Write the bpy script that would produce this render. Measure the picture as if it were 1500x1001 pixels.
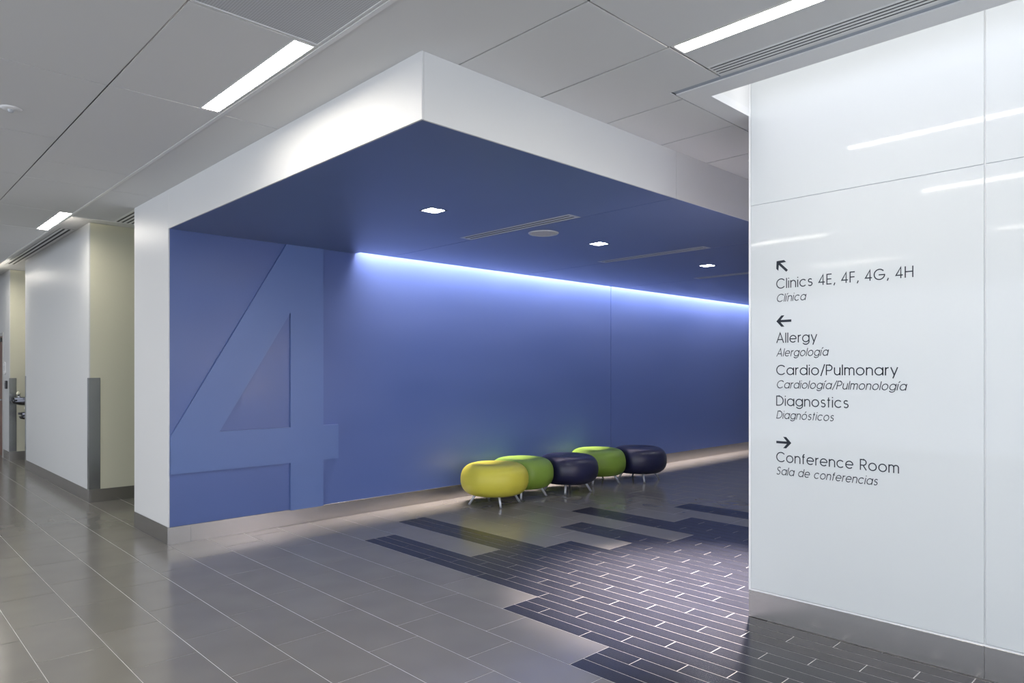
import bpy, bmesh, math, random
from mathutils import Vector, Matrix, noise
random.seed(4)
for o in list(bpy.data.objects):
    bpy.data.objects.remove(o, do_unlink=True)
S = bpy.context.scene
COL = S.collection
PI = math.pi

# ------------------------------------------------------------------ camera
H = 1.53
FPX = 1016.98
CX, SX = 0.6957, 0.7183            # world X (along the blue wall) / Y seen from the lens
cd = bpy.data.cameras.new('camera')
cam = bpy.data.objects.new('camera', cd)
COL.objects.link(cam)
cam.location = (0, 0, H)
cam.rotation_euler = (math.radians(90), 0, -math.atan2(CX, SX))
cd.sensor_width = 36
cd.lens = 36 * FPX / 1500
cd.shift_y = 42.5 / 1500
cd.clip_start = 0.05
S.camera = cam

# ------------------------------------------------------------------ world and view
w = bpy.data.worlds.new('world')
S.world = w
w.use_nodes = True
w.node_tree.nodes['Background'].inputs['Color'].default_value = (0.62, 0.74, 1.0, 1)
w.node_tree.nodes['Background'].inputs['Strength'].default_value = 1.0
S.view_settings.view_transform = 'Standard'
S.view_settings.look = 'None'
S.view_settings.gamma = 1
S.view_settings.use_curve_mapping = False
S.view_settings.exposure = 0.36
try:
    S.cycles.use_denoising = True
    S.cycles.max_bounces = 10
    S.cycles.diffuse_bounces = 6
    S.cycles.glossy_bounces = 5
    S.cycles.sample_clamp_indirect = 4
    S.cycles.caustics_reflective = False
except Exception:
    pass

# strengths of the lights the place has (used by their builders below)
E_LAMP = 33.0
E_DOWN = 160.0
P_COVE = 9.0
E_COVE = 1.45
P_WASH = 245.0
P_SPOT = 3200.0
P_DAY = 270.0
P_DAY_BACK = 130.0

def area(name, loc, rot, sx, sy, power, col, spread=180):
    l = bpy.data.lights.new(name, 'AREA')
    l.shape = 'RECTANGLE'
    l.size = sx
    l.size_y = sy
    l.energy = power
    l.color = col
    l.spread = math.radians(spread)
    o = bpy.data.objects.new(name, l)
    o.location = loc
    o.rotation_euler = rot
    COL.objects.link(o)
    return o

# daylight entering through the window wall far to the left and the one behind the lens
area('daylight_side', (-5.9, 5.0, 1.55), (0, math.radians(-90), 0), 3.0, 19.0, P_DAY, (0.94, 0.97, 1.0))
area('daylight_rear', (0.2, -4.9, 1.4), (math.radians(90), 0, 0), 7.0, 2.2, P_DAY_BACK, (0.92, 0.96, 1.0))

# ------------------------------------------------------------------ materials
def mat(name, col, rough=0.5, metal=0.0, spec=0.5, emit=None, strength=0.0, coat=0.0, coat_rough=0.05,
        vary=0.0, nscale=(3, 3, 3), bump=0.0, bscale=60.0, rand=0.0, rvary=0.0, blend=None):
    m = bpy.data.materials.new(name)
    m.use_nodes = True
    nt = m.node_tree
    b = nt.nodes['Principled BSDF']
    b.inputs['Base Color'].default_value = (*col, 1)
    b.inputs['Roughness'].default_value = rough
    b.inputs['Metallic'].default_value = metal
    b.inputs['Specular IOR Level'].default_value = spec
    b.inputs['Coat Weight'].default_value = coat
    b.inputs['Coat Roughness'].default_value = coat_rough
    if emit:
        b.inputs['Emission Color'].default_value = (*emit, 1)
        b.inputs['Emission Strength'].default_value = strength
    tc = nt.nodes.new('ShaderNodeTexCoord')
    geo = nt.nodes.new('ShaderNodeNewGeometry')
    if vary or rvary:
        mp = nt.nodes.new('ShaderNodeMapping')
        mp.inputs['Scale'].default_value = nscale
        nt.links.new(geo.outputs['Position'], mp.inputs['Vector'])
        nz = nt.nodes.new('ShaderNodeTexNoise')
        nz.inputs['Scale'].default_value = 1.0
        nz.inputs['Detail'].default_value = 1.5
        nt.links.new(mp.outputs['Vector'], nz.inputs['Vector'])
    hsv = None
    if vary or rand:
        hsv = nt.nodes.new('ShaderNodeHueSaturation')
        hsv.inputs['Color'].default_value = (*col, 1)
        nt.links.new(hsv.outputs['Color'], b.inputs['Base Color'])
        last = None
        if vary:
            mr = nt.nodes.new('ShaderNodeMapRange')
            mr.inputs['From Min'].default_value = 0.3
            mr.inputs['From Max'].default_value = 0.7
            mr.inputs['To Min'].default_value = 1 - vary
            mr.inputs['To Max'].default_value = 1 + vary
            nt.links.new(nz.outputs['Fac'], mr.inputs['Value'])
            last = mr.outputs['Result']
        if rand:
            oi = nt.nodes.new('ShaderNodeObjectInfo')
            mr2 = nt.nodes.new('ShaderNodeMapRange')
            mr2.inputs['To Min'].default_value = 1 - rand
            mr2.inputs['To Max'].default_value = 1 + rand
            nt.links.new(oi.outputs['Random'], mr2.inputs['Value'])
            if last is None:
                last = mr2.outputs['Result']
            else:
                mu = nt.nodes.new('ShaderNodeMath')
                mu.operation = 'MULTIPLY'
                nt.links.new(last, mu.inputs[0])
                nt.links.new(mr2.outputs['Result'], mu.inputs[1])
                last = mu.outputs[0]
        nt.links.new(last, hsv.inputs['Value'])
    if rvary:
        mr = nt.nodes.new('ShaderNodeMapRange')
        mr.inputs['From Min'].default_value = 0.3
        mr.inputs['From Max'].default_value = 0.7
        mr.inputs['To Min'].default_value = rough * (1 - rvary)
        mr.inputs['To Max'].default_value = rough * (1 + rvary)
        nt.links.new(nz.outputs['Fac'], mr.inputs['Value'])
        nt.links.new(mr.outputs['Result'], b.inputs['Roughness'])
    if bump:
        nz2 = nt.nodes.new('ShaderNodeTexNoise')
        nz2.inputs['Scale'].default_value = bscale
        nz2.inputs['Detail'].default_value = 3
        nt.links.new(geo.outputs['Position'], nz2.inputs['Vector'])
        bp = nt.nodes.new('ShaderNodeBump')
        bp.inputs['Strength'].default_value = bump
        bp.inputs['Distance'].default_value = 0.004
        nt.links.new(nz2.outputs['Fac'], bp.inputs['Height'])
        nt.links.new(bp.outputs['Normal'], b.inputs['Normal'])
    return m

def holes_mat(name, col, dark, pitch, rad):
    """perforated sheet: a regular field of small dark holes"""
    m = mat(name, col, 0.5)
    nt = m.node_tree
    b = nt.nodes['Principled BSDF']
    geo = nt.nodes.new('ShaderNodeNewGeometry')
    sc = nt.nodes.new('ShaderNodeVectorMath'); sc.operation = 'SCALE'
    sc.inputs['Scale'].default_value = 1 / pitch
    nt.links.new(geo.outputs['Position'], sc.inputs[0])
    fr = nt.nodes.new('ShaderNodeVectorMath'); fr.operation = 'FRACTION'
    nt.links.new(sc.outputs[0], fr.inputs[0])
    su = nt.nodes.new('ShaderNodeVectorMath'); su.operation = 'SUBTRACT'
    su.inputs[1].default_value = (0.5, 0.5, 0)
    nt.links.new(fr.outputs[0], su.inputs[0])
    mu = nt.nodes.new('ShaderNodeVectorMath'); mu.operation = 'MULTIPLY'
    mu.inputs[1].default_value = (1, 1, 0)
    nt.links.new(su.outputs[0], mu.inputs[0])
    ln = nt.nodes.new('ShaderNodeVectorMath'); ln.operation = 'LENGTH'
    nt.links.new(mu.outputs[0], ln.inputs[0])
    lt = nt.nodes.new('ShaderNodeMath'); lt.operation = 'LESS_THAN'
    lt.inputs[1].default_value = rad
    nt.links.new(ln.outputs['Value'], lt.inputs[0])
    mx = nt.nodes.new('ShaderNodeMix'); mx.data_type = 'RGBA'
    mx.inputs[6].default_value = (*col, 1)
    mx.inputs[7].default_value = (*dark, 1)
    nt.links.new(lt.outputs[0], mx.inputs[0])
    nt.links.new(mx.outputs[2], b.inputs['Base Color'])
    return m

M = {}
M['blue'] = mat('blue_laminate', (0.070, 0.116, 0.310), 0.40, spec=0.70, vary=0.05, nscale=(0.6, 0.6, 1.9), rvary=0.22)
M['blue_ceiling'] = mat('blue_ceiling_laminate', (0.102, 0.144, 0.280), 0.34, spec=0.5, vary=0.04, nscale=(1.2, 1.2, 1))
M['blue_four'] = mat('blue_number_laminate', (0.100, 0.162, 0.375), 0.41, spec=0.6, vary=0.04, nscale=(1, 1, 2))
M['white_lam'] = mat('white_laminate', (0.68, 0.68, 0.675), 0.42, spec=0.4)
M['wall_white'] = mat('white_wall_paint', (0.62, 0.625, 0.62), 0.42, spec=0.4, bump=0.03, bscale=300)
M['beige'] = mat('wall_paint_out_of_daylight', (0.60, 0.585, 0.46), 0.5, spec=0.3, bump=0.03, bscale=300)  # same paint as the white faces; lack of daylight put into the colour
M['green'] = mat('green_wall_paint', (0.10, 0.32, 0.12), 0.5)
M['gypsum'] = mat('white_gypsum_ceiling', (0.78, 0.78, 0.78), 0.7)
M['tile_c'] = mat('white_ceiling_tile', (0.68, 0.68, 0.675), 0.75, bump=0.05, bscale=400)
M['plenum'] = mat('dark_plenum', (0.26, 0.26, 0.27), 0.8)
M['reveal'] = mat('blue_grey_reveal', (0.36, 0.40, 0.46), 0.6)
M['trim_w'] = mat('white_metal_trim', (0.74, 0.74, 0.73), 0.35)
M['grille'] = holes_mat('perforated_grey_sheet', (0.56, 0.57, 0.58), (0.36, 0.36, 0.37), 0.0115, 0.30)
M['grille_s'] = holes_mat('perforated_speaker_sheet', (0.58, 0.58, 0.58), (0.32, 0.32, 0.33), 0.006, 0.3)
M['slot'] = mat('dark_slot', (0.02, 0.02, 0.02), 0.6)
M['alu'] = mat('satin_aluminium', (0.50, 0.52, 0.55), 0.45, metal=0.1)
M['glass'] = mat('back_painted_white_glass', (0.64, 0.672, 0.685), 0.05, spec=0.32)
M['glass_edge'] = mat('white_glass_channel', (0.86, 0.87, 0.88), 0.25)
M['ink'] = mat('charcoal_vinyl_print', (0.035, 0.042, 0.055), 0.8, spec=0.15)
M['steel'] = mat('brushed_steel', (0.49, 0.475, 0.46), 0.27, metal=1.0)
M['steel_c'] = mat('corner_guard_steel', (0.46, 0.48, 0.50), 0.25, metal=1.0)
M['tile'] = mat('grey_porcelain_tile', (0.195, 0.184, 0.165), 0.18, spec=0.58, vary=0.05, nscale=(3, 3, 1), rand=0.04, rvary=0.10)
M['plank'] = mat('charcoal_porcelain_plank', (0.031, 0.031, 0.036), 0.24, spec=0.30, vary=0.10, nscale=(9, 5, 1), rand=0.12, rvary=0.06)
M['grout'] = mat('pale_grout', (0.62, 0.60, 0.59), 0.8)
M['lamp'] = mat('lamp_diffuser', (0.9, 0.9, 0.9), 0.5, emit=(1.0, 0.94, 0.84), strength=E_LAMP)
M['down'] = mat('downlight_lens', (0.9, 0.9, 0.9), 0.5, emit=(0.93, 0.96, 1.0), strength=E_DOWN)
M['cove'] = mat('cove_lamp_diffuser', (0.9, 0.9, 0.9), 0.5, emit=(1.0, 0.985, 0.99), strength=E_COVE)
M['black'] = mat('black_metal', (0.015, 0.015, 0.017), 0.35)
M['yellow'] = mat('yellow_vinyl', (0.60, 0.545, 0.062), 0.42, spec=0.45, bump=0.05, bscale=500)
M['green_v'] = mat('lime_green_vinyl', (0.20, 0.32, 0.04), 0.42, spec=0.45, bump=0.05, bscale=500)
M['navy'] = mat('navy_vinyl', (0.013, 0.014, 0.048), 0.36, spec=0.55, bump=0.04, bscale=500)
M['leg'] = mat('silver_leg_metal', (0.66, 0.68, 0.74), 0.38, metal=0.55)
M['rubber'] = mat('grey_foot_plastic', (0.25, 0.26, 0.28), 0.6)
M['wood'] = mat('red_brown_door_veneer', (0.16, 0.055, 0.025), 0.4, vary=0.2, nscale=(30, 30, 1))
M['frame_g'] = mat('grey_door_frame_paint', (0.46, 0.46, 0.45), 0.45)
M['porcelain'] = mat('cream_cap', (0.8, 0.78, 0.6), 0.3)
M['basin'] = mat('dark_polished_steel', (0.10, 0.10, 0.11), 0.2, metal=1.0)

# ------------------------------------------------------------------ helpers
def bx(bm, x0, x1, y0, y1, z0, z1):
    v = [bm.verts.new(p) for p in ((x0, y0, z0), (x1, y0, z0), (x1, y1, z0), (x0, y1, z0),
                                   (x0, y0, z1), (x1, y0, z1), (x1, y1, z1), (x0, y1, z1))]
    for f in ((3, 2, 1, 0), (4, 5, 6, 7), (0, 1, 5, 4), (1, 2, 6, 5), (2, 3, 7, 6), (3, 0, 4, 7)):
        bm.faces.new([v[i] for i in f])

def obj(name, bm, m, parent=None, kind=None, smooth=False, bevel=0.0, label=None, loc=None):
    me = bpy.data.meshes.new(name)
    if bevel:
        bmesh.ops.bevel(bm, geom=list(bm.edges), offset=bevel, segments=1, affect='EDGES', profile=0.5)
    bm.to_mesh(me)
    bm.free()
    me.materials.append(m)
    if smooth:
        for p in me.polygons:
            p.use_smooth = True
    o = bpy.data.objects.new(name, me)
    COL.objects.link(o)
    if parent is not None:
        o.parent = parent
    if kind:
        o['kind'] = kind
    if label:
        o['label'] = label
    if loc:
        o.location = loc
    return o

def box(name, x0, x1, y0, y1, z0, z1, m, parent=None, kind=None, bevel=0.0, label=None):
    bm = bmesh.new()
    bx(bm, x0, x1, y0, y1, z0, z1)
    return obj(name, bm, m, parent, kind, bevel=bevel, label=label)

def struct(name, boxes, m, label, bevel=0.0):
    bm = bmesh.new()
    for b in boxes:
        bx(bm, *b)
    return obj(name, bm, m, None, 'structure', bevel=bevel, label=label)

def thing(name, label, cat, loc, rz=0.0, group=None):
    o = bpy.data.objects.new(name, None)
    o.empty_display_size = 0.1
    COL.objects.link(o)
    o.location = loc
    o.rotation_euler = (0, 0, rz)
    o['label'] = label
    o['category'] = cat
    if group:
        o['group'] = group
    return o

def copy_tree(o, parent=None):
    c = o.copy()
    COL.objects.link(c)
    c.parent = parent
    for ch in list(o.children):
        copy_tree(ch, c)
    return c

def lathe(bm, prof, seg=32, cx=0, cy=0):
    rings = []
    for r, z in prof:
        if r < 1e-6:
            rings.append([bm.verts.new((cx, cy, z))])
        else:
            rings.append([bm.verts.new((cx + r * math.cos(2 * PI * i / seg), cy + r * math.sin(2 * PI * i / seg), z)) for i in range(seg)])
    for a, b in zip(rings, rings[1:]):
        for i in range(seg):
            j = (i + 1) % seg
            if len(a) == 1 and len(b) == 1:
                continue
            if len(a) == 1:
                bm.faces.new((a[0], b[j], b[i]))
            elif len(b) == 1:
                bm.faces.new((a[i], a[j], b[0]))
            else:
                bm.faces.new((a[i], a[j], b[j], b[i]))

def tube(bm, p0, p1, r0, r1, seg=12):
    p0, p1 = Vector(p0), Vector(p1)
    d = (p1 - p0).normalized()
    u = d.orthogonal().normalized()
    v = d.cross(u)
    A, B = [], []
    for i in range(seg):
        t = 2 * PI * i / seg
        n = u * math.cos(t) + v * math.sin(t)
        A.append(bm.verts.new(p0 + n * r0))
        B.append(bm.verts.new(p1 + n * r1))
    for i in range(seg):
        j = (i + 1) % seg
        bm.faces.new((A[i], A[j], B[j], B[i]))
    bm.faces.new(A[::-1])
    bm.faces.new(B)

def prism_xz(bm, pts, y0, y1):
    """closed polygon in x,z extruded along y"""
    a = [bm.verts.new((x, y0, z)) for x, z in pts]
    b = [bm.verts.new((x, y1, z)) for x, z in pts]
    n = len(pts)
    bm.faces.new(a)
    bm.faces.new(b[::-1])
    for i in range(n):
        j = (i + 1) % n
        bm.faces.new((a[i], b[i], b[j], a[j]))

def project(x, y, z):
    R = x * SX - y * CX
    F = x * CX + y * SX
    if F < 0.05:
        return None
    return 750 + FPX * R / F, 543 - FPX * (z - H) / F

# ------------------------------------------------------------------ floor
YW = 6.447       # blue wall face
XS = 2.063       # white end face of the portal
XG = 4.066       # glass wall face
ZC = 3.112       # ceiling
ZB = 2.771       # blue canopy underside
X0M, PX = 1.4, 0.3318            # module columns
Y0M, PY = 1.955, 0.216           # thirds of a tile length
floor = struct('floor', [(-6, 14, -5, 17, -0.12, -0.0016)], M['grout'],
               'floor of grey porcelain tiles with an inlaid stepped field of charcoal planks')
STEP = {3: -2, 4: 2, 5: 6, 6: 16, 7: 11, 8: 18, 9: 10, 10: 8, 11: 12, 12: 7, 13: 14, 14: 9, 15: 5, 16: 11}
K_END = -14      # the inlay runs on behind the lens and ends there

def solid(x0, x1, y0, y1):
    """footprints of walls"""
    cx, cy = (x0 + x1) / 2, (y0 + y1) / 2
    if cx > XG + 0.16 and cy < 2.079 - .3:
        return True
    if cx > XS + 0.2 and 6.447 + .35 < cy < 7.42 - .35:
        return True
    if cx > 2.07 + 0.2 and 9.16 + .35 < cy < 13.0 - .35:
        return True
    if cx > 2.9 and cy > 9.5:
        return True
    if cx > 2.07 + .2 and cy > 14.8:
        return True
    return False

GT, GP = 0.0021, 0.0025
G = GT
def rect_mesh(w_, l_, th=0.008):
    bm = bmesh.new()
    c = 0.0007
    # top face, bevelled arris, sides: 10 quads
    def ring(ix, z):
        return [bm.verts.new((ix, ix, z)), bm.verts.new((w_ - ix, ix, z)), bm.verts.new((w_ - ix, l_ - ix, z)), bm.verts.new((ix, l_ - ix, z))]
    a, b, t = ring(0, -th), ring(0, -c), ring(c, 0)
    bm.faces.new(t)
    for p, q in ((a, b), (b, t)):
        for i in range(4):
            j = (i + 1) % 4
            bm.faces.new((p[i], p[j], q[j], q[i]))
    return bm

cands = {'tile': [], 'plank': []}
ncol0 = int((-6 - X0M) / PX)
for i in range(ncol0, int((14 - X0M) / PX)):
    xa = X0M + PX * i
    kd = STEP.get(i, -99)
    # grey tiles: joints where k = (1+i) mod 3
    r0 = (1 + i) % 3
    k = r0 + 3 * int((-5 - Y0M) / PY / 3 - 1)
    while Y0M + PY * k < 17:
        a, b = k, k + 3
        segs = []
        if kd > K_END:
            if b > kd:
                segs.append((max(a, kd), b))
            if a < K_END:
                segs.append((a, min(b, K_END)))
        else:
            segs.append((a, b))
        for s in segs:
            if s[1] > s[0]:
                cands['tile'].append((xa, xa + PX, Y0M + PY * s[0], Y0M + PY * s[1]))
        k += 3
    if kd > K_END:
        for j in range(3):
            q = (i - 5) * 3 + j
            r0 = (-q) % 3
            xb = xa + PX / 3 * j
            k = r0 + 3 * (int(K_END / 3) - 2)
            while k < kd:
                a, b = max(k, K_END), min(k + 3, kd)
                if b > a:
                    cands['plank'].append((xb, xb + PX / 3, Y0M + PY * a, Y0M + PY * b))
                k += 3

def clip_rect(x0, x1, y0, y1):
    if x0 < -6 or x1 > 14 or y0 < -5 or y1 > 17:
        x0, x1, y0, y1 = max(x0, -6), min(x1, 14), max(y0, -5), min(y1, 17)
    # against the blue wall / glass wall feet
    if x1 > XS and y0 < YW < y1 and (x0 + x1) / 2 > XS:
        y1 = YW
    if x0 < XG < x1 and (y0 + y1) / 2 < 2.08:
        x1 = XG
    return x0, x1, y0, y1

def scr_area(x0, x1, y0, y1):
    p = [project(x, y, 0) for x, y in ((x0, y0), (x1, y0), (x1, y1), (x0, y1))]
    if any(q is None for q in p):
        return 0
    xs = [q[0] for q in p]
    ys = [q[1] for q in p]
    if max(xs) < 0 or min(xs) > 1500 or min(ys) > 1001 or max(ys) < 0:
        return 0
    c = ((x0 + x1) / 2, (y0 + y1) / 2)
    # hidden behind the glass wall or the portal's leg
    if c[0] > XG and c[1] / c[0] < 2.079 / XG:
        return 0
    if c[1] > YW and (c[0] > XS * c[1] / YW):
        return 0
    return abs(sum(p[i][0] * p[(i + 1) % 4][1] - p[(i + 1) % 4][0] * p[i][1] for i in range(4))) / 2

mesh_cache = {}
for kind_ in ('tile', 'plank'):
    G = GT if kind_ == 'tile' else GP
    lst = []
    for r in cands[kind_]:
        r = clip_rect(*r)
        if r[1] - r[0] < 0.01 or r[3] - r[2] < 0.01 or solid(*r):
            continue
        lst.append((scr_area(*r), r))
    lst.sort(key=lambda t: -t[0])
    near = [r for a, r in lst[:300] if a > 0]
    rest = [r for a, r in lst if r not in set(near)]
    name = 'floor_tile' if kind_ == 'tile' else 'floor_plank'
    for r in near:
        w_, l_ = round(r[1] - r[0] - 2 * G, 4), round(r[3] - r[2] - 2 * G, 4)
        key = (kind_, w_, l_)
        if key not in mesh_cache:
            bm = rect_mesh(w_, l_)
            me = bpy.data.meshes.new(name)
            bm.to_mesh(me)
            bm.free()
            me.materials.append(M[kind_])
            mesh_cache[key] = me
        o = bpy.data.objects.new(name, mesh_cache[key])
        o.location = (r[0] + G, r[2] + G, 0)
        o.parent = floor
        COL.objects.link(o)
    if rest:
        bm = bmesh.new()
        for r in rest:
            v = [bm.verts.new((x, y, 0)) for x, y in ((r[0] + G, r[2] + G), (r[1] - G, r[2] + G), (r[1] - G, r[3] - G), (r[0] + G, r[3] - G))]
            u = [bm.verts.new((q.co.x, q.co.y, -0.008)) for q in v]
            bm.faces.new(v)
            for i in range(4):
                j = (i + 1) % 4
                bm.faces.new((u[i], u[j], v[j], v[i]))
        obj('distant_floor_tiles' if kind_ == 'tile' else 'distant_floor_planks', bm, M[kind_], floor, 'stuff')

# ------------------------------------------------------------------ blue feature wall and portal
wall_back = struct('wall_back', [(XS + .012, 13.9, YW + .012, 7.408, 0.0, ZC)], M['blue'],
                   'long blue laminate wall with a giant raised number four')
CORNER = 0.006
def wp(x0, x1, z0=0.156, z1=3.10):
    box('wall_panel', x0 + CORNER, x1 - CORNER, YW, YW + .012, z0, z1, M['blue'], wall_back, bevel=0.001)
wp(XS + .006, 8.311)
wp(8.311, 12.70)
wp(12.70, 13.9)
# the big 4, proud of the wall
FOUR_O = [(3.190, 0.150), (3.546, 0.150), (3.546, 0.620), (3.718, 0.620), (3.718, 0.972), (3.546, 0.972),
          (3.546, ZB - .001), (3.150, ZB - .001), (2.080, 0.955), (2.080, 0.618), (3.190, 0.618)]
FOUR_I = [(3.190, 0.972), (3.190, 2.100), (2.500, 0.972)]
def poly_hole_mesh(bm, outer, inner, y0, y1):
    es = []
    for loop in (outer, inner):
        vs = [bm.verts.new((x, y0, z)) for x, z in loop]
        for i in range(len(vs)):
            es.append(bm.edges.new((vs[i], vs[(i + 1) % len(vs)])))
    r = bmesh.ops.triangle_fill(bm, use_beauty=True, edges=es, normal=(0, -1, 0))
    fs = [g for g in r['geom'] if isinstance(g, bmesh.types.BMFace)]
    ex = bmesh.ops.extrude_face_region(bm, geom=fs)
    for g in ex['geom']:
        if isinstance(g, bmesh.types.BMVert):
            g.co.y = y1
    bmesh.ops.recalc_face_normals(bm, faces=bm.faces)
bm = bmesh.new()
poly_hole_mesh(bm, FOUR_O, FOUR_I, YW - 0.0005, YW - 0.020)
obj('number_four', bm, M['blue_four'], wall_back, label='giant raised lighter blue numeral 4')
# white end face (the leg of the portal), flush with the canopy's left fascia
box('end_panel', XS, XS + .012, YW + .001, 7.42, 0.156, ZC, M['white_lam'], wall_back, bevel=0.0015, label='white laminate end panel')
box('back_panel', XS + .012, 3.1, 7.408, 7.42, 0.156, ZC, M['wall_white'], wall_back)
box('back_panel', 3.1, 13.9, 7.408, 7.42, 0.156, ZC, M['green'], wall_back, label='unseen back facing the side passage, green added to tint the baseboard opposite')  # unseen; green added so the corridor baseboard picks up a tint

def baseboard(name, pieces, label):
    e = None
    for p in pieces:
        if e is None:
            e = box(name, *p, M['steel'], None, 'structure', bevel=0.0008, label=label)
        else:
            box('baseboard_piece', *p, M['steel'], e, bevel=0.0008)
    return e
BH = 0.155
baseboard('baseboard_back', [(XS - .001, 2.253, YW - .002, YW + .0119, 0, BH)] +
          [(a + .0015, b, YW - .002, YW + .0119, 0, BH) for a, b in ((2.253, 5.3), (5.3, 8.35), (8.35, 11.4), (11.4, 13.9))],
          'brushed steel baseboard along the blue wall')
baseboard('baseboard_end', [(XS - .002, XS + .0119, YW + .0125, 7.42, 0, BH)], 'brushed steel baseboard round the white portal leg')
baseboard('baseboard_rear', [(XS + .02, 6.0, 7.409, 7.421, 0, BH)], 'steel baseboard behind the portal')

# canopy
YF = 2.770
soffit = struct('soffit', [(XS + .012, 12.9, YF + .012, 6.20, ZB + .014, ZC - .002), (XS + .012, 3.93, 6.20, YW - .001, ZB + .014, ZC - .002),
                           (3.93, 12.9, 6.20, YW + .011, ZC - .03, ZC - .002)], M['trim_w'],
                'deep portal canopy, white edges and blue underside')
segs = [XS + .0, 4.317, 6.352, 8.39, 10.42, 12.9]
YSL = 6.352       # lip of the wall-wash slot
DIF = []
for k, (a, b) in enumerate(zip(segs, segs[1:])):
    bm = bmesh.new()
    a_ = a + (.0125 if k == 0 else .003)
    b_ = b - .003
    zt = ZB + .012
    # a linear diffuser is set in the right edge of each underside panel, a downlight further in
    dx0, dx1, dy0, dy1 = 4.160 + 2.0325 * k, 4.302 + 2.0325 * k, 3.645, 5.0
    lx0, lx1, ly0, ly1 = 3.230 + 2.035 * k, 3.385 + 2.035 * k, 4.215, 4.370
    xs = sorted({a_, b_, dx0, dx1, lx0, lx1})
    ys = sorted({YF + .0125, dy0, dy1, ly0, ly1, YSL, YW - .0005})
    for i in range(len(xs) - 1):
        for j in range(len(ys) - 1):
            mx, my = (xs[i] + xs[i + 1]) / 2, (ys[j] + ys[j + 1]) / 2
            if mx < a_ or mx > b_:
                continue
            if (dx0 < mx < dx1 and dy0 < my < dy1) or (lx0 < mx < lx1 and ly0 < my < ly1):
                continue
            if my > YSL:
                x1_ = min(xs[i + 1], 3.93)
                if x1_ > xs[i]:
                    bx(bm, xs[i], x1_, ys[j], ys[j + 1], ZB, zt)
                continue
            bx(bm, xs[i], xs[i + 1], ys[j], ys[j + 1], ZB, zt)
    bmesh.ops.remove_doubles(bm, verts=bm.verts, dist=1e-5)
    obj('underside_panel', bm, M['blue_ceiling'], soffit, label='blue underside panel')
    DIF.append(((dx0, dx1, dy0, dy1), (lx0, lx1, ly0, ly1)))
box('fascia_panel', XS, XS + .012, YF, YW + .0005, ZB, ZC - .0005, M['white_lam'], soffit, bevel=0.0012)
for a, b in ((XS + .012, 4.333), (4.333, 6.60), (6.60, 8.87), (8.87, 12.9)):
    box('fascia_panel', a + .001, b - .002, YF, YF + .012, ZB, ZC - .0005, M['white_lam'], soffit, bevel=0.0012)
box('slot_lip', 3.93, 12.9, YSL - .012, YSL, ZB + .0125, ZB + .06, M['trim_w'], soffit)
# the wall-wash strips live above the slot
wash = thing('cove_light', 'long concealed strip lamp above the blue wall', 'light', (8.3, 6.37, ZC - .05))
bm = bmesh.new()
bx(bm, -4.3, 4.5, -.03, .03, 0.0, .02)
obj('housing', bm, M['trim_w'], wash)
area('wash_strip', (8.40, 6.385, ZC - .056), (math.radians(4), 0, 0), 8.9, 0.045, P_WASH, (1.0, 0.87, 0.86), 80)

# ------------------------------------------------------------------ corridor walls on the left
wall_left = struct('wall_left', [(2.082, 8.0, 9.172, 12.988, 0, 3.40)], M['wall_white'], 'white corridor block with steel corner guards')
box('wall_face', 2.07, 2.082, 9.16, 13.0, 0.148, 3.24, M['wall_white'], wall_left, label='white painted face')
box('wall_face', 2.082, 8.0, 9.16, 9.172, 0.148, 3.24, M['beige'], wall_left, label='beige face, its lack of daylight put into the colour')
box('wall_face', 2.082, 2.60, 12.988, 13.0, 0.148, 3.24, M['beige'], wall_left, label='beige face, its lack of daylight put into the colour')
def guard(x, y, dy, par, z0=.15, z1=1.445, ws=(.085, .085)):
    """L-shaped steel guard on an outer corner at x,y; dy=-1: the side face looks to -y"""
    bm = bmesh.new()
    t = .003
    if dy < 0:
        bx(bm, x - t, x, y - t, y + ws[0], z0, z1)
        bx(bm, x, x + ws[1], y - t, y, z0, z1)
    else:
        bx(bm, x - t, x, y - ws[0], y + t, z0, z1)
        bx(bm, x, x + ws[1], y, y + t, z0, z1)
    obj('corner_guard', bm, M['steel_c'], par, label='brushed steel corner guard')
guard(2.07, 9.16, -1, wall_left, ws=(.07, .115))
guard(2.07, 13.0, 1, wall_left)
baseboard('baseboard_left', [(2.067, 2.0819, 9.158, 13.0, 0, .148), (2.082, 8.0, 9.158, 9.1719, 0, .148), (2.082, 2.6, 12.9881, 13.002, 0, .148)],
          'brown-grey steel baseboard of the corridor block')
wall_alcove = struct('wall_alcove', [(2.62, 2.75, 13.001, 14.40, 0, 3.40), (2.082, 2.75, 14.412, 16.9, 0, 3.40)], M['wall_white'],
                     'alcove wall behind the drinking fountain and the wall beyond it')
box('wall_face', 2.07, 2.082, 14.40, 14.99, .148, 3.24, M['wall_white'], wall_alcove, label='white painted face')
box('wall_face', 2.07, 2.082, 14.99, 16.10, 2.20, 3.24, M['wall_white'], wall_alcove, label='white painted face')
box('wall_face', 2.07, 2.082, 16.10, 16.9, .148, 3.24, M['wall_white'], wall_alcove, label='white painted face')
box('wall_face', 2.082, 2.619, 14.40, 14.412, .148, 3.24, M['beige'], wall_alcove, label='beige face, its lack of daylight put into the colour')
guard(2.07, 14.40, -1, wall_alcove, z1=1.40, ws=(.02, .10))
baseboard('baseboard_alcove', [(2.067, 2.0819, 14.398, 14.99, 0, .148), (2.082, 2.619, 14.398, 14.4119, 0, .148)], 'steel baseboard at the alcove corner')
door = struct('door_1', [(2.060, 2.0815, 14.992, 15.05, 0.0, 2.199), (2.060, 2.0815, 16.04, 16.098, 0.0, 2.199), (2.060, 2.0815, 15.05, 16.04, 2.14, 2.199)],
              M['frame_g'], 'red-brown wood door in a grey frame at the far end of the corridor')
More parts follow.
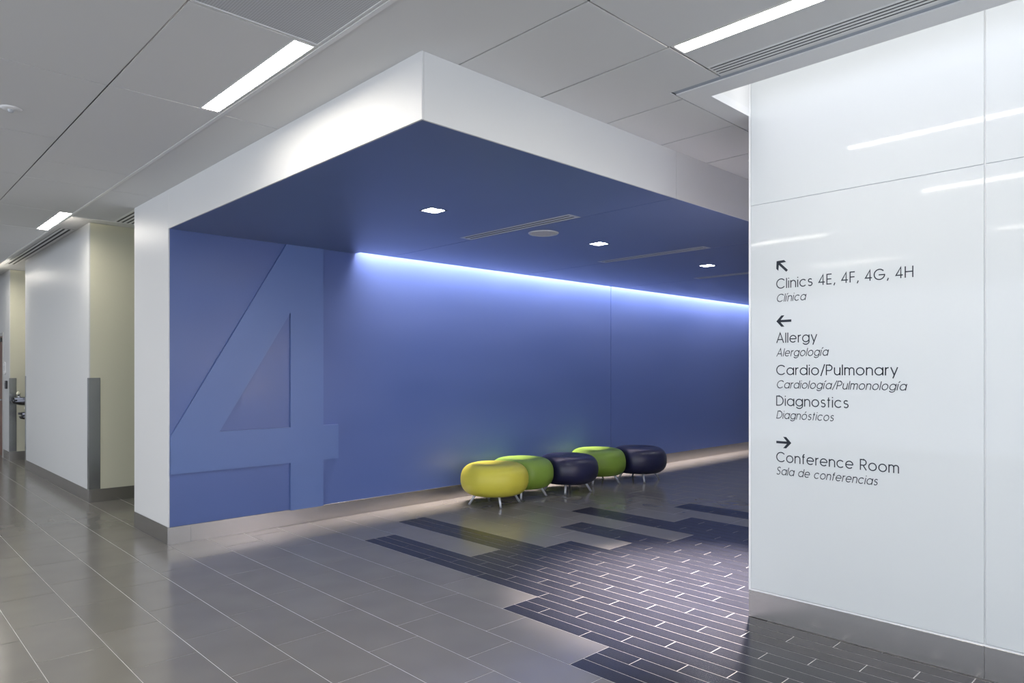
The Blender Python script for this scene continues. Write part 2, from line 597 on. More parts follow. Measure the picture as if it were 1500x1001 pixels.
box('door_leaf', 2.070, 2.0810, 15.053, 16.037, 0.01, 2.137, M['wood'], door, label='red-brown wood door leaf')
box('door_closer', 2.040, 2.0695, 15.07, 15.40, 2.04, 2.11, M['black'], door, bevel=.004, label='dark door closer')
box('door_handle', 2.030, 2.0695, 15.12, 15.24, 1.00, 1.02, M['steel_c'], door, label='steel lever')

# side passage past the portal: its end wall is green
struct('wall_passage', [(6.0, 6.1, 7.42, 9.16, 0, 3.4)], M['green'], 'green wall closing the side passage')
struct('wall_corridor_end', [(-6, 2.06, 16.9, 17, 0, 3.4)], M['wall_white'], 'white wall at the corridor end')
struct('wall_far_right', [(13.9, 14.0, -5, 7.42, 0, 3.4)], M['wall_white'], 'white wall at the far right end')
struct('wall_rear', [(-6, -3.4, -5.1, -5, 0, 3.4), (3.8, 14, -5.1, -5, 0, 3.4), (-3.4, 3.8, -5.1, -5, 0, .25), (-3.4, 3.8, -5.1, -5, 2.6, 3.4)], M['wall_white'],
       'white wall behind the viewpoint with a window band')
struct('wall_window_side', [(-6.1, -6, -5, 17, 0, .06), (-6.1, -6, -5, 17, 3.06, 3.4), (-6.1, -6, -5, -4.4, .06, 3.06), (-6.1, -6, 14.4, 17, .06, 3.06)] +
       [(-6.06, -6.0, y - .03, y + .03, .06, 3.06) for y in (-2.1, -.1, 1.9, 3.9, 5.9, 7.9, 9.9, 11.9)], M['wall_white'], 'window wall on the left side of the lobby')

# ------------------------------------------------------------------ glass wall on the right
wall_right = struct('wall_right', [(XG + .0085, 4.30, -5, 2.079, 0, 3.60), (4.30, 13.9, 1.93, 2.079, 0, 3.60)], M['glass_edge'],
                    'white glass clad wall with printed wayfinding directions')
box('corner_channel', XG, XG + .0085, 2.0665, 2.079, .1665, 3.55, M['glass_edge'], wall_right, label='white corner channel')
box('base_channel', XG + .0005, XG + .0085, -4.9, 2.0660, .1665, .1755, M['glass_edge'], wall_right, label='white base channel')
ys = [2.0650, .8350, -.395, -1.625, -2.855, -4.085]
glass_main = None
for k in range(len(ys) - 1):
    y1, y0 = ys[k], ys[k + 1] + .008
    p = box('glass_panel', XG, XG + .008, y0, y1, .1775, 2.5475, M['glass'], wall_right, bevel=.0012)
    box('glass_panel', XG, XG + .008, y0, y1, 2.5525, 3.55, M['glass'], wall_right, bevel=.0012)
    if k == 0:
        glass_main = p
baseboard('baseboard_right', [(XG, XG + .0083, .842, 2.079, 0.0012, .166), (XG, XG + .0083, -2.0, .8405, 0.0012, .166), (XG, XG + .0083, -4.9, -2.0015, 0.0012, .166)],
          'tall brushed steel baseboard under the white glass wall')

# ---- geometric sans lettering, drawn as strokes
SW = 0.085
hs = SW / 2
XH = 0.74
def arc(cx, cy, r, a0, a1, n=None, ry=None):
    ry = ry or r
    n = n or max(4, int(abs(a1 - a0) / 12))
    return [(cx + r * math.cos(math.radians(a0 + (a1 - a0) * i / n)), cy + ry * math.sin(math.radians(a0 + (a1 - a0) * i / n))) for i in range(n + 1)]
R0 = (XH - SW) / 2
YM = XH / 2
RC = (1 - SW) / 2
def s_curve(w_, h, r1, r2):
    """S built of an upper and a lower bowl"""
    yt = h - hs - r1
    yb = hs + r2
    cx = w_ / 2
    up = arc(cx, yt, w_ * .40, 28, 270, 14, ry=r1)
    lo = arc(cx, yb, w_ * .46, 90, -152, 14, ry=r2)
    return [up + lo]
def glyph(ch):
    st = lambda x, a, b: [(x, a), (x, b)]
    if ch == ' ': return [], .46
    if ch == 'o' or ch == 'ó':
        g = [arc(R0, YM, R0, 0, 360, 30)]
        if ch == 'ó': g.append([(R0 - .02, .86), (R0 + .14, 1.02)])
        return g, 2 * R0
    if ch == 'a': return [arc(R0, YM, R0, 0, 360, 30), st(2 * R0, 0, XH)], 2 * R0
    if ch == 'd': return [arc(R0, YM, R0, 0, 360, 30), st(2 * R0, 0, 1)], 2 * R0
    if ch == 'g': return [arc(R0, YM, R0, 0, 360, 30), st(2 * R0, .05, XH), arc(R0, .07, R0, 0, -152, 14, ry=.27)], 2 * R0
    if ch == 'c': return [arc(R0, YM, R0, 42, 318, 22)], 2 * R0 * .92
    if ch == 'e': return [[(0.01, YM), (2 * R0, YM)] , arc(R0, YM, R0, 0, 318, 26)], 2 * R0
    if ch == 'n': return [st(0, 0, XH), arc(.25, XH - hs - .25, .25, 180, 0, 14) + [(.5, 0)]], .5
    if ch == 'm': return [st(0, 0, XH), arc(.20, XH - hs - .20, .20, 180, 0, 12) + [(.40, 0)], arc(.60, XH - hs - .20, .20, 180, 0, 12) + [(.80, 0)]], .8
    if ch == 'u': return [[(0, XH)] + arc(.25, hs + .25, .25, 180, 360, 14) + [(.5, XH)], st(.5, 0, XH)], .5
    if ch == 'i': return [st(0, 0, XH), st(0, .90, 1.0)], 0
    if ch == 'í': return [st(0, 0, XH), [(0, .86), (.16, 1.02)]], .06
    if ch == 'l': return [st(0, 0, 1)], 0
    if ch == 'r': return [st(0, 0, XH), arc(.24, XH - hs - .24, .24, 180, 84, 8)], .22
    if ch == 's': return s_curve(.42, XH, .155, .175), .38
    if ch == 't': return [st(.13, 0, .95), [(0, XH - hs), (.28, XH - hs)]], .28
    if ch == 'f': return [[(.11, 0), (.11, .80)] + arc(.26, .80, .15, 180, 95, 7, ry=.155), [(0, XH - hs), (.26, XH - hs)]], .27
    if ch == 'y': return [[(0, XH), (.275, .04)], [(.55, XH), (.165, -.26)]], .55
    if ch == ',': return [[(.10, .12), (.0, -.13)]], .10
    if ch == '/': return [[(0, -.08), (.36, 1.04)]], .36
    if ch == 'A': return [[(0, 0), (.37, 1), (.74, 0)], [(.13, .33), (.61, .33)]], .74
    if ch == 'C': return [arc(RC, .5, RC, 40, 320, 28)], 2 * RC * .9
    if ch == 'D': return [[(0, hs), (0, 1 - hs), (.22, 1 - hs)] + arc(.22, .5, RC, 90, -90, 16) + [(0, hs)]], .22 + RC
    if ch == 'E': return [[(.45, 1 - hs), (0, 1 - hs), (0, hs), (.45, hs)], [(0, .51), (.43, .51)]], .45
    if ch == 'F': return [[(.43, 1 - hs), (0, 1 - hs), (0, 0)], [(0, .50), (.41, .50)]], .43
    if ch == 'G': return [arc(RC, .5, RC, 40, 356, 30) , [(RC * .85, .46), (2 * RC + hs * .8, .46)]], 2 * RC
    if ch == 'H': return [st(0, 0, 1), st(.62, 0, 1), [(0, .52), (.62, .52)]], .62
    if ch == 'P': return [[(0, 0), (0, 1 - hs), (.26, 1 - hs)] + arc(.26, .70, .2575, 90, -90, 12) + [(0, .4425)]], .52
    if ch == 'R': return [[(0, 0), (0, 1 - hs), (.26, 1 - hs)] + arc(.26, .70, .2575, 90, -90, 12) + [(0, .4425)], [(.24, .44), (.53, 0)]], .53
    if ch == 'S': return s_curve(.52, 1, .20, .235), .52
    if ch == '4': return [[(.43, 0), (.43, .97), (.02, .27), (.60, .27)]], .58
    return [], .3

def ribbon(bm, pts, wd, tf):
    P = [Vector(p) for p in pts]
    closed = (P[0] - P[-1]).length < 1e-4
    if closed:
        P = P[:-1]
    n = len(P)
    L, Rr = [], []
    for i in range(n):
        if closed:
            a, b = P[i - 1], P[(i + 1) % n]
            d1, d2 = (P[i] - a).normalized(), (b - P[i]).normalized()
        else:
            d1 = (P[i] - P[i - 1]).normalized() if i else (P[1] - P[0]).normalized()
            d2 = (P[i + 1] - P[i]).normalized() if i < n - 1 else d1
        n1, n2 = Vector((-d1.y, d1.x)), Vector((-d2.y, d2.x))
        m = (n1 + n2)
        m = m.normalized() if m.length > 1e-5 else n1
        k = 1 / max(.42, m.dot(n1))
        L.append(bm.verts.new(tf(P[i] + m * wd * k / 2)))
        Rr.append(bm.verts.new(tf(P[i] - m * wd * k / 2)))
    for i in range(n if closed else n - 1):
        j = (i + 1) % n
        bm.faces.new((L[i], L[j], Rr[j], Rr[i]))

def lettering(text, y_left, z_base, cap, width, slant=0.0):
    x = 0
    strokes = []
    prev = None
    for ch in text:
        g, adv = glyph(ch)
        if ch == ' ':
            x += adv
            continue
        for s in g:
            strokes.append([(px + x, py) for px, py in s])
        x += adv + (.22 if ch not in 'y,/' else .16)
    lo = min(p[0] for s in strokes for p in s) - hs
    hi = max(p[0] for s in strokes for p in s) + hs
    k = width / ((hi - lo) * cap)
    bm = bmesh.new()
    def tf(v):
        xx = (v.x - lo) * k * cap + slant * v.y * cap
        return (XG - .0006, y_left - xx, z_base + v.y * cap)
    for s in strokes:
        ribbon(bm, s, SW * 1.2, tf)
    bmesh.ops.recalc_face_normals(bm, faces=bm.faces)
    return obj('lettering', bm, M['ink'], glass_main, label='printed line reading ' + text)

yl = 1.902
lettering('Clinics 4E, 4F, 4G, 4H', yl, 2.023, .0605, .745)
lettering('Clínica', yl, 1.943, .048, .175, .2)
lettering('Allergy', yl, 1.696, .0605, .244)
lettering('Alergología', yl, 1.6145, .048, .303, .2)
lettering('Cardio/Pulmonary', yl, 1.503, .0605, .672)
lettering('Cardiología/Pulmonología', yl, 1.423, .048, .709, .2)
lettering('Diagnostics', yl, 1.318, .0605, .418)
lettering('Diagnósticos', yl, 1.240, .048, .334, .2)
lettering('Conference Room', yl, .979, .0605, .676)
lettering('Sala de conferencias', yl, .902, .048, .567, .2)

def arrow(yc, zc, ang, label):
    """bold arrow with swept barbs, pointing along ang"""
    L = .092; hw = .0055
    hh = .034; t = .0145
    pts = [(-L / 2, -hw * 1.3), (L / 2 - .026, -hw * 1.3), (L / 2 - .048, -hh), (L / 2 - .030, -hh), (L / 2, 0),
           (L / 2 - .030, hh), (L / 2 - .048, hh), (L / 2 - .026, hw * 1.3), (-L / 2, hw * 1.3)]
    ca, sa = math.cos(ang), math.sin(ang)
    bm = bmesh.new()
    # split into convex pieces: shaft and two barbs
    pieces = [[(-L / 2, -.0072), (L / 2 - .018, -.0072), (L / 2 - .018, .0072), (-L / 2, .0072)],
              [(L / 2 - .050, hh), (L / 2 - .031, hh), (L / 2, 0), (L / 2 - .021, 0)],
              [(L / 2 - .050, -hh), (L / 2 - .021, 0), (L / 2, 0), (L / 2 - .031, -hh)]]
    for pc in pieces:
        vs = [bm.verts.new((XG - .0006, yc - (x * ca - y * sa), zc + (x * sa + y * ca))) for x, y in pc]
        bm.faces.new(vs)
    bmesh.ops.recalc_face_normals(bm, faces=bm.faces)
    obj('arrow', bm, M['ink'], glass_main, label=label)
arrow(1.868, 2.158, math.radians(135), 'arrow pointing up and left')
arrow(1.856, 1.827, math.radians(180), 'arrow pointing left')
arrow(1.856, 1.098, 0, 'arrow pointing right')

# ------------------------------------------------------------------ ceiling
ceiling = struct('ceiling', [(-6, 3.596, -5, 8.25, ZC + .16, ZC + .22), (3.596, 14, 2.094, 8.25, ZC + .16, ZC + .22), (4.31, 14, -5, 2.094, ZC + .16, ZC + .22), (-6, 1.715, 8.25, 17, ZC + .16, ZC + .22), (1.715, 8, 8.25, 17, 3.40, 3.45)], M['plenum'],
                 'white tiled ceiling with linear lamps and slot diffusers')
LW = .105
LAMPS = [  # x0, x1, y0, y1
    (1.558, 1.668, 3.105, 4.300), (1.575, 1.685, 8.105, 9.250), (1.575, 1.685, 13.1, 14.3),
    (2.920, 3.022, .665, 1.888),
    (1.23, 1.335, .72, 1.95), (-1.18, -1.075, .55, 1.80), (-.17, -.065, 3.25, 4.45), (-2.56, -2.455, 3.25, 4.45),
    (-3.6, -3.495, .6, 1.8), (-.17, -.065, 5.75, 6.95), (-2.56, -2.455, 5.75, 6.95), (.2, .305, -1.9, -.7), (2.6, 2.705, -1.9, -.7), (-.17, -.065, 10.3, 11.5)]
DIFS = [(3.252, 3.384, .66, 1.893, 4), (2.085, 2.30, 7.0, 8.235, 4)]
GRILLE = (1.078, 1.672, 1.88, 3.085)
HOLES = [l for l in LAMPS] + [d[:4] for d in DIFS] + [GRILLE]

def sub(r, h):
    x0, x1, y0, y1 = r
    a0, a1, b0, b1 = max(x0, h[0]), min(x1, h[1]), max(y0, h[2]), min(y1, h[3])
    if a0 >= a1 or b0 >= b1:
        return [r]
    out = []
    if a0 > x0: out.append((x0, a0, y0, y1))
    if a1 < x1: out.append((a1, x1, y0, y1))
    if b0 > y0: out.append((a0, a1, y0, b0))
    if b1 < y1: out.append((a0, a1, b1, y1))
    return [t for t in out if t[1] - t[0] > .004 and t[3] - t[2] > .004]
def ctile(rects, g=.0042, z=ZC, name='ceiling_tile', m='tile_c', gx0=None, gx1=None):
    out = []
    for r in rects:
        r = (r[0] + (g if gx0 is None else gx0), r[1] - (g if gx1 is None else gx1), r[2] + g, r[3] - g)
        rs = [r]
        for h in HOLES:
            rs = [q for t in rs for q in sub(t, h)]
        out += rs
    if not out:
        return
    bm = bmesh.new()
    for r in out:
        bx(bm, *r, z, z + .006)
    bmesh.ops.remove_doubles(bm, verts=bm.verts, dist=1e-5)
    obj(name, bm, M[m], ceiling)

def ylist(a, b, p):
    out = [a]
    while out[-1] + p < b - .1:
        out.append(out[-1] + p)
    out.append(b)
    return out
# tiled field left of the long tee at x = 1.68
cols = [-6, -5.03, -4.42, -3.81, -3.20, -2.59, -1.98, -1.37, -.76, -.15, .46, 1.07]
for a, b in zip(cols, cols[1:]):
    yy = ylist(4.326 - 1.235 * 7.5, 17, 1.235)
    yy[0] = -5
    yy = [-5] + [4.326 + 1.235 * k for k in range(-7, 11)] + [17]
    for c, d in zip(yy, yy[1:]):
        if d - c > .1:
            ctile([(a, b, c, d)])
yy = [-5, -3.0, -1.78, -.56, .66, 1.876, 3.098, 4.315, 6.19, 6.828, 8.1, 9.26, 10.5, 11.74, 12.98, 14.3, 15.6, 17]
for c, d in zip(yy, yy[1:]):
    ctile([(1.07, 1.69, c, d)], gx0=.0055, gx1=.008)
# between the tee and the portal, and across to the gypsum
yy = [-5, -3.0, -1.78, -.56, .66, 1.905, 4.335, 6.828, 8.245]
for c, d in zip(yy, yy[1:]):
    ctile([(1.708, 2.302, c, d)], gx0=.001)
for x0, x1 in ((2.302, 2.918),):
    for c, d in ((-5, -3), (-3, -1.78), (-1.78, -.56), (-.56, .66), (.66, 1.908), (1.908, YF + .2)):
        ctile([(x0, x1, c, d)], g=.0055)
for c, d in ((-5, -3), (-3, -1.78), (-1.78, -.56), (-.56, .66), (.66, 1.900)):
    ctile([(2.918, 3.408, c, d)], g=.0025, name='ceiling_panel')
ctile([(2.920, 3.408, 1.905, 2.2230), (2.920, 3.530, 2.212, YF + .2)], g=.0055)
xs = [3.530 + .612 * k for k in range(0, 17)] + [13.9]
for a, b in zip(xs, xs[1:]):
    ctile([(a, b, 2.212, YF + .2)], g=.0055)
for a, b, c, d in ((2.302, 8.0, 6.6, 8.245), (2.302, 8, YF + .2, 6.6)):
    ctile([(a, b, c, d)], name='ceiling_panel')
box('tee_bar', 1.684, 1.707, -5, 17, ZC - .004, ZC + .012, M['trim_w'], ceiling, label='white metal tee bar')
box('ceiling_step', 1.709, 8.0, 8.247, 8.262, ZC - .004, 3.26, M['trim_w'], ceiling, label='white trim at the step in the ceiling')
box('tray_ceiling', 1.709, 8.0, 8.263, 17, 3.242, 3.26, M['tile_c'], ceiling, label='raised ceiling beyond the step')
# gypsum border with the slot over the glass wall
bm = bmesh.new()
bx(bm, 3.452, 3.610, -5, 2.077, ZC, ZC + .05)
bx(bm, 3.452, 13.9, 2.077, 2.209, ZC, ZC + .05)
obj('ceiling_border', bm, M['gypsum'], ceiling, label='flat white gypsum border')
box('reveal_channel', 3.406, 3.4515, -5, 2.2085, ZC + .0065, ZC + .02, M['reveal'], ceiling, label='recessed blue-grey reveal')
bm = bmesh.new()
bx(bm, 3.598, 3.610, -5, 2.077, ZC + .051, 3.62)
bx(bm, 3.610, XG, 2.0795, 2.092, ZC + .051, 3.62)
bx(bm, 3.598, XG + .1, -5, 2.09, 3.62, 3.64)
obj('cove_lining', bm, M['trim_w'], ceiling, label='white lining of the light cove')
cove = thing('cove_light', 'bright recessed cove lamp running above the white glass wall', 'light', (3.83, 0, 3.55))
bm = bmesh.new()
bx(bm, -.21, .21, -4.8, 2.066, .012, .06)
obj('housing', bm, M['trim_w'], cove)
bm = bmesh.new()
bx(bm, -.20, .20, -4.79, 2.06, 0, .0119)
obj('diffuser', bm, M['cove'], cove)

area('cove_beam', (3.93, -1.35, 3.53), (0, math.radians(-3), 0), .10, 6.8, P_COVE, (1.0, 0.93, 0.94), 48)

# linear lamps
def lamp(x0, x1, y0, y1, label, group=None):
    t = thing('ceiling_light', label, 'light', ((x0 + x1) / 2, (y0 + y1) / 2, ZC), 0, group)
    a, b = (x1 - x0) / 2, (y1 - y0) / 2
    f = .006
    bm = bmesh.new()
    bx(bm, -a, -a + f, -b, b, -.002, .03)
    bx(bm, a - f, a, -b, b, -.002, .03)
    bx(bm, -a + f, a - f, -b, -b + f, -.002, .03)
    bx(bm, -a + f, a - f, b - f, b, -.002, .03)
    obj('frame', bm, M['trim_w'], t)
    bm = bmesh.new()
    bx(bm, -a + f, a - f, -b + f, b - f, .004, .03)
    obj('diffuser', bm, M['lamp'], t)
LABELS = ['lit linear ceiling lamp nearest the white portal corner, beside the perforated grille',
          'lit linear ceiling lamp far down the corridor near the white block',
          'lit linear ceiling lamp at the far end of the corridor',
          'long lit linear ceiling lamp at top right beside the slot diffuser']
for k, l in enumerate(LAMPS):
    if k < 4:
        lamp(*l, LABELS[k])
    else:
        lamp(*l, 'lit linear ceiling lamp outside the view', 'linear ceiling lamps outside the view')

def slots(name, x0, x1, y0, y1, n, label, z, mframe, ends=.03, group=None):
    """linear slot diffuser: frame, blades and the dark slots between them"""
    t = thing(name, label, 'air diffuser', ((x0 + x1) / 2, (y0 + y1) / 2, z), 0, group)
    a, b = (x1 - x0) / 2, (y1 - y0) / 2
    bm = bmesh.new()
    bx(bm, -a, a, -b, b, .0012, .010)
    obj('backing', bm, M['slot'], t)
    wv = 2 * a / (2 * n + 1)
    bm = bmesh.new()
    bx(bm, -a, -a + wv, -b, b, -.002, .0009)
    bx(bm, a - wv, a, -b, b, -.002, .0009)
    bx(bm, -a + wv, a - wv, -b, -b + ends, -.002, .0009)
    bx(bm, -a + wv, a - wv, b - ends, b, -.002, .0009)
    obj('frame', bm, mframe, t)
    for k in range(1, n):
        bm = bmesh.new()
        c = -a + wv * 2 * k
        bx(bm, c, c + wv, -b + ends, b - ends, -.002, .0009)
        obj('blade', bm, mframe, t)
    return t
slots('slot_diffuser', *DIFS[0][:4], 4, 'four-slot white air diffuser in the ceiling before the glass wall', ZC, M['trim_w'], .004)
slots('slot_diffuser', *DIFS[1][:4], 4, 'four-slot diffuser half hidden behind the white portal leg', ZC, M['trim_w'], .004)
slots('slot_diffuser', 1.905, 2.045, 9.75, 13.6, 2, 'two-slot diffuser running above the white corridor block', 3.238, M['trim_w'], .004)
UL = ['nearest slot diffuser in the blue canopy, beside the round speaker', 'second slot diffuser in the blue canopy',
      'third slot diffuser in the blue canopy, just before the glass wall', 'slot diffuser in the blue canopy behind the glass wall', 'last slot diffuser in the blue canopy']
DL = ['nearest square downlight in the blue canopy', 'second square downlight in the blue canopy, right of the round speaker',
      'third square downlight in the blue canopy, nearest the glass wall edge', 'square downlight in the blue canopy behind the glass wall', 'last square downlight in the blue canopy']
for k, (d, l) in enumerate(DIF):
    slots('canopy_diffuser', *d, 2, UL[k], ZB, M['alu'], .03, 'slot diffusers in the blue canopy')
    t = thing('downlight', DL[k], 'light', ((l[0] + l[1]) / 2, (l[2] + l[3]) / 2, ZB), 0, 'square downlights in the blue canopy')
    a = (l[1] - l[0]) / 2
    bm = bmesh.new()
    f = .012
    bx(bm, -a, -a + f, -a, a, -.002, .0135)
    bx(bm, a - f, a, -a, a, -.002, .0135)
    bx(bm, -a + f, a - f, -a, -a + f, -.002, .0135)
    bx(bm, -a + f, a - f, a - f, a, -.002, .0135)
    obj('trim_ring', bm, M['black'], t)
    bm = bmesh.new()
    bx(bm, -a + f, a - f, -a + f, a - f, .002, .0135)
    obj('lens', bm, M['down'], t)
# round downlight over the opening beside the glass wall (its light falls past the wall's end)
t = thing('downlight', 'round downlight in the white ceiling behind the glass wall end', 'light', (4.95, 2.46, ZC))
bm = bmesh.new()
lathe(bm, [(.050, .012), (.052, -.003), (.068, -.003), (.070, 0)], 28)
obj('trim_ring', bm, M['trim_w'], t, smooth=True)
bm = bmesh.new()
lathe(bm, [(0, .004), (.049, .004)], 28)
obj('lens', bm, M['lamp'], t)
sp = bpy.data.lights.new('downlight_beam', 'SPOT')
sp.energy = P_SPOT
sp.spot_size = math.radians(54)
sp.spot_blend = 0.95
sp.color = (1.0, 0.88, 0.88)
sp.shadow_soft_size = .04
so = bpy.data.objects.new('downlight_beam', sp)
so.location = (4.95, 2.46, ZC - .02)
so.rotation_euler = (0, math.radians(9), 0)
COL.objects.link(so)
# perforated return grille
x0, x1, y0, y1 = GRILLE
t = thing('return_grille', 'grey perforated square return grille in the ceiling at top left', 'air grille', ((x0 + x1) / 2, (y0 + y1) / 2, ZC))
a, b = (x1 - x0) / 2, (y1 - y0) / 2
bm = bmesh.new()
for r in ((-a, -a + .008, -b, b), (a - .008, a, -b, b), (-a + .008, a - .008, -b, -b + .008), (-a + .008, a - .008, b - .008, b)):
    bx(bm, *r, -.001, .015)
obj('frame', bm, M['trim_w'], t)
bm = bmesh.new()
bx(bm, -a + .009, a - .009, -b + .009, b - .009, .003, .012)
obj('perforated_sheet', bm, M['grille'], t)
# round speaker in the canopy
t = thing('ceiling_speaker', 'round grey perforated speaker in the blue canopy', 'speaker', (4.565, 4.305, ZB))
bm = bmesh.new()
lathe(bm, [(.112, -.004), (.118, -.009), (.132, -.008), (.138, -.001), (.138, 0)], 40)
obj('rim', bm, M['alu'], t, smooth=True)
bm = bmesh.new()
lathe(bm, [(0, -.006), (.06, -.0058), (.112, -.004)], 40)
obj('speaker_grille', bm, M['grille_s'], t, smooth=True)
# sprinkler cover at the far left
t = thing('sprinkler', 'small round white sprinkler cover plate in the ceiling at far left', 'sprinkler', (.742, 5.11, ZC))
bm = bmesh.new()
lathe(bm, [(0, -.010), (.030, -.010), (.048, -.007), (.058, -.001), (.058, 0)], 28)
obj('cover_plate', bm, M['gypsum'], t, smooth=True)
bm = bmesh.new()
lathe(bm, [(0, -.026), (.012, -.025), (.018, -.0102)], 16)
obj('sprinkler_head', bm, M['alu'], t, smooth=True)

# ------------------------------------------------------------------ poufs
POUFS = [((5.417, 5.88), 'yellow', 15.7, 'yellow round vinyl pouf, nearest of the row by the blue wall'),
         ((5.985, 6.005), 'green_v', -2, 'lime green round pouf between the yellow and a navy pouf'),
         ((6.646, 5.848), 'navy', -9.3, 'navy round vinyl pouf in the middle of the row between two green ones'),
         ((7.452, 6.005), 'green_v', -20, 'lime green round pouf between the two navy poufs'),
         ((8.040, 5.756), 'navy', 6.7, 'navy round vinyl pouf at the far end of the row')]
RP = .392
def body_profile():
    """cross-section: plump ring with a shallow dimple on top"""
    pts = []
    rt, rz = .165, .176
    rc = RP - rt
    zc = .287
    n = 22
    pts.append((0, zc - rz * .93))
    pts.append((rc * .5, zc - rz * .98))
    for i in range(n + 1):
        a = math.radians(-90 + 180 * i / n)
        ca, sa = math.cos(a), math.sin(a)
        e = .89
        pts.append((rc + rt * math.copysign(abs(ca) ** e, ca), zc + rz * math.copysign(abs(sa) ** e, sa)))
    pts.append((rc * .78, zc + rz * .975))
    pts.append((rc * .5, zc + rz * .935))
    pts.append((rc * .25, zc + rz * .89))
    pts.append((0, zc + rz * .875))
    return pts
def squeeze(c, x, y, z):
    p = Vector((c[0] + x, c[1] + y))
    for q, _, _, _ in POUFS:
        if q == c:
            continue
        d = Vector(q) - Vector(c)
        dist = d.length
        if dist > 2 * RP:
            continue
        n = d / dist
        lim = dist / 2 - .004
        s = (p - Vector(c)).dot(n)
        k0 = lim - .05
        if s > k0:
            new = k0 + (lim - k0) * (1 - math.exp(-(s - k0) / (lim - k0)))
            p -= n * (s - new)
    return p.x - c[0], p.y - c[1], z
for c, mk, rot, lab in POUFS:
    t = thing('pouf', lab, 'pouf', (c[0], c[1], 0), 0, 'row of round poufs by the blue wall')
    bm = bmesh.new()
    lathe(bm, body_profile(), 56)
    for v in bm.verts:
        v.co = Vector(squeeze(c, *v.co))
    bmesh.ops.recalc_face_normals(bm, faces=bm.faces)
    cu = obj('cushion', bm, M[mk], t, smooth=True)
    # welt seams: one round the girth below the middle, one meridian
    bm = bmesh.new()
    zs = .250
    rs = None
    prof = body_profile()
    def rad_at(z):
        best = None
        for (r1, z1), (r2, z2) in zip(prof, prof[1:]):
            if r1 > .25 and r2 > .25 and min(z1, z2) <= z <= max(z1, z2):
                best = r1 + (r2 - r1) * ((z - z1) / (z2 - z1) if z2 != z1 else 0)
        return best
    rs = rad_at(zs)
    seg = 56
    rings = []
    for i in range(seg):
        a = 2 * PI * i / seg
        ring = []
        for dr, dz in ((-.002, -.004), (.0028, 0), (-.002, .004)):
            ring.append(bm.verts.new(squeeze(c, (rs + dr) * math.cos(a), (rs + dr) * math.sin(a), zs + dz)))
        rings.append(ring)
    for i in range(seg):
        j = (i + 1) % seg
        for k in range(2):
            bm.faces.new((rings[i][k], rings[j][k], rings[j][k + 1], rings[i][k + 1]))
    bmesh.ops.recalc_face_normals(bm, faces=bm.faces)
    obj('seam', bm, M[mk], cu, smooth=True)
    for k in range(4):
        a = math.radians(rot + 45 + 90 * k)
        d = Vector((math.cos(a), math.sin(a), 0))
        bm = bmesh.new()
        tube(bm, d * .205 + Vector((0, 0, .150)), d * .292 + Vector((0, 0, .012)), .0165, .0125, 14)
        lg = obj('leg', bm, M['leg'], t, smooth=True)
        bm = bmesh.new()
        tube(bm, d * .292 + Vector((0, 0, .014)), d * .299 + Vector((0, 0, .0005)), .0145, .0145, 14)
        obj('foot', bm, M['rubber'], lg, smooth=True)

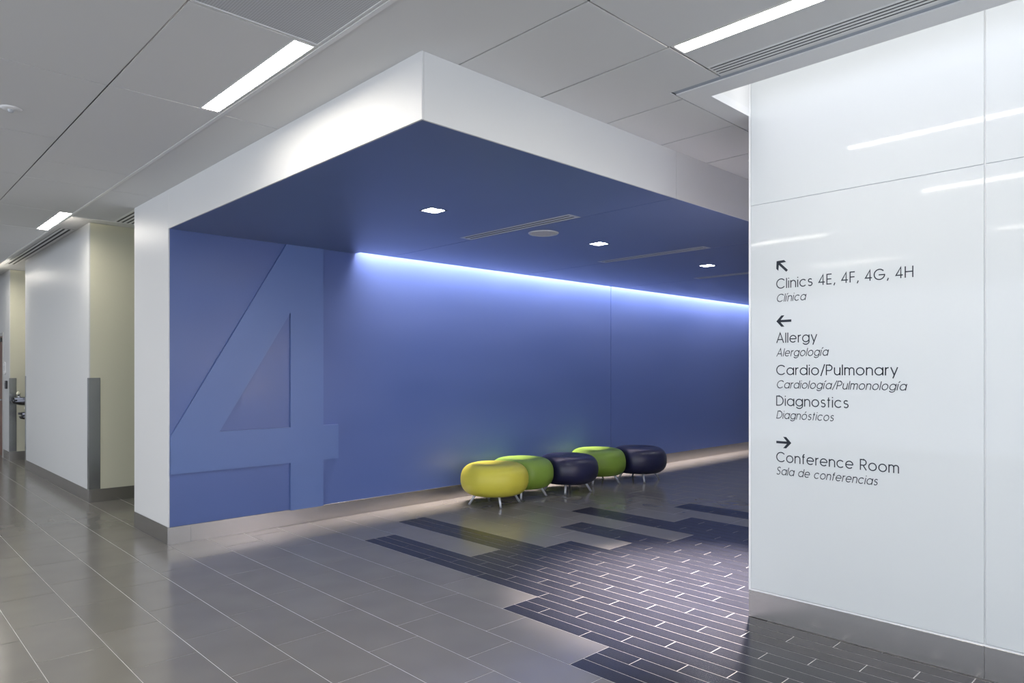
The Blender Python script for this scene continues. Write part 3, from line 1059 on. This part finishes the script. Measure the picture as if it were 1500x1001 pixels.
# ------------------------------------------------------------------ drinking fountain and small wall items
fountain = thing('drinking_fountain', 'two-level steel drinking fountain in the corridor alcove', 'drinking fountain', (2.615, 13.7, 0))
def basin(yc, zt, name_label):
    bm = bmesh.new()
    seg = 20
    outline = []
    Wd, Dp = .20, .57
    for i in range(seg + 1):
        a = PI / 2 + PI * i / seg
        outline.append((-(Dp - Wd) + Wd * math.cos(a), Wd * math.sin(a)))
    outline = [(-.002, Wd)] + outline + [(-.002, -Wd)]
    def ring(s, z):
        return [bm.verts.new((-.002 + (x + .002) * s, yc - 13.7 + y * s, z)) for x, y in outline]
    rs = [ring(.80, zt - .13), ring(.97, zt - .095), ring(1.0, zt - .07), ring(1.0, zt - .06), ring(.95, zt - .055), ring(.95, zt - .035), ring(1.02, zt - .03), ring(1.02, zt), ring(.95, zt), ring(.80, zt - .035)]
    n = len(outline)
    for a, b in zip(rs, rs[1:]):
        for i in range(n):
            j = (i + 1) % n
            bm.faces.new((a[i], a[j], b[j], b[i]))
    bm.faces.new(rs[0][::-1])
    bm.faces.new(rs[-1])
    bmesh.ops.recalc_face_normals(bm, faces=bm.faces)
    b_ = obj('basin', bm, M['basin'], fountain, smooth=False)
    bm = bmesh.new()
    tube(bm, (-.46, yc - 13.7, zt - .034), (-.47, yc - 13.7, zt + .05), .022, .018, 12)
    obj('bubbler', bm, M['steel_c'], b_, smooth=True)
    bm = bmesh.new()
    lathe(bm, [(.028, zt + .05), (.034, zt + .065), (.03, zt + .085), (.012, zt + .10), (0, zt + .102)], 14, -.47, yc - 13.7)
    obj('mouth_guard', bm, M['porcelain'], b_, smooth=True)
    bm = bmesh.new()
    bx(bm, -.30, -.002, yc - 13.7 - .17, yc - 13.7 + .17, zt - .25, zt - .131)
    obj('basin_apron', bm, M['basin'], fountain, bevel=.01)
basin(14.05, 1.08, 'high')
basin(13.36, .86, 'low')
bm = bmesh.new()
bx(bm, -.012, 0.003, -.62, .60, .55, 1.45)
obj('back_plate', bm, M['steel_c'], fountain)

t = thing('wall_sign', 'small pale oval sign on the white wall beside the far door', 'sign', (2.07, 14.83, 1.57))
bm = bmesh.new()
n = 24
f0, f1 = [], []
for i in range(n):
    a = 2 * PI * i / n
    yy_ = .055 * math.cos(a)
    zz_ = .055 * math.sin(a) + (.055 if math.sin(a) > 0 else -.055)
    f0.append(bm.verts.new((-.0125, yy_ * 1.8, zz_)))
    f1.append(bm.verts.new((-.0005, yy_ * 1.8, zz_)))
bm.faces.new(f0); bm.faces.new(f1[::-1])
for i in range(n):
    j = (i + 1) % n
    bm.faces.new((f0[i], f1[i], f1[j], f0[j]))
bmesh.ops.recalc_face_normals(bm, faces=bm.faces)
obj('sign_plate', bm, M['gypsum'], t)
bm = bmesh.new()
for zz in (-.03, 0, .03):
    bx(bm, -.0135, -.0126, -.05, .05, zz - .006, zz + .006)
obj('print', bm, M['frame_g'], t)
t = thing('card_reader', 'small black card reader on the white wall at the alcove corner', 'card reader', (2.07, 14.63, 1.285))
bm = bmesh.new()
bx(bm, -.028, -.0005, -.055, .055, -.07, .07)
obj('reader_body', bm, M['black'], t, bevel=.006)
bm = bmesh.new()
bx(bm, -.0292, -.0285, -.03, .03, .04, .05)
obj('status_light', bm, M['alu'], t)
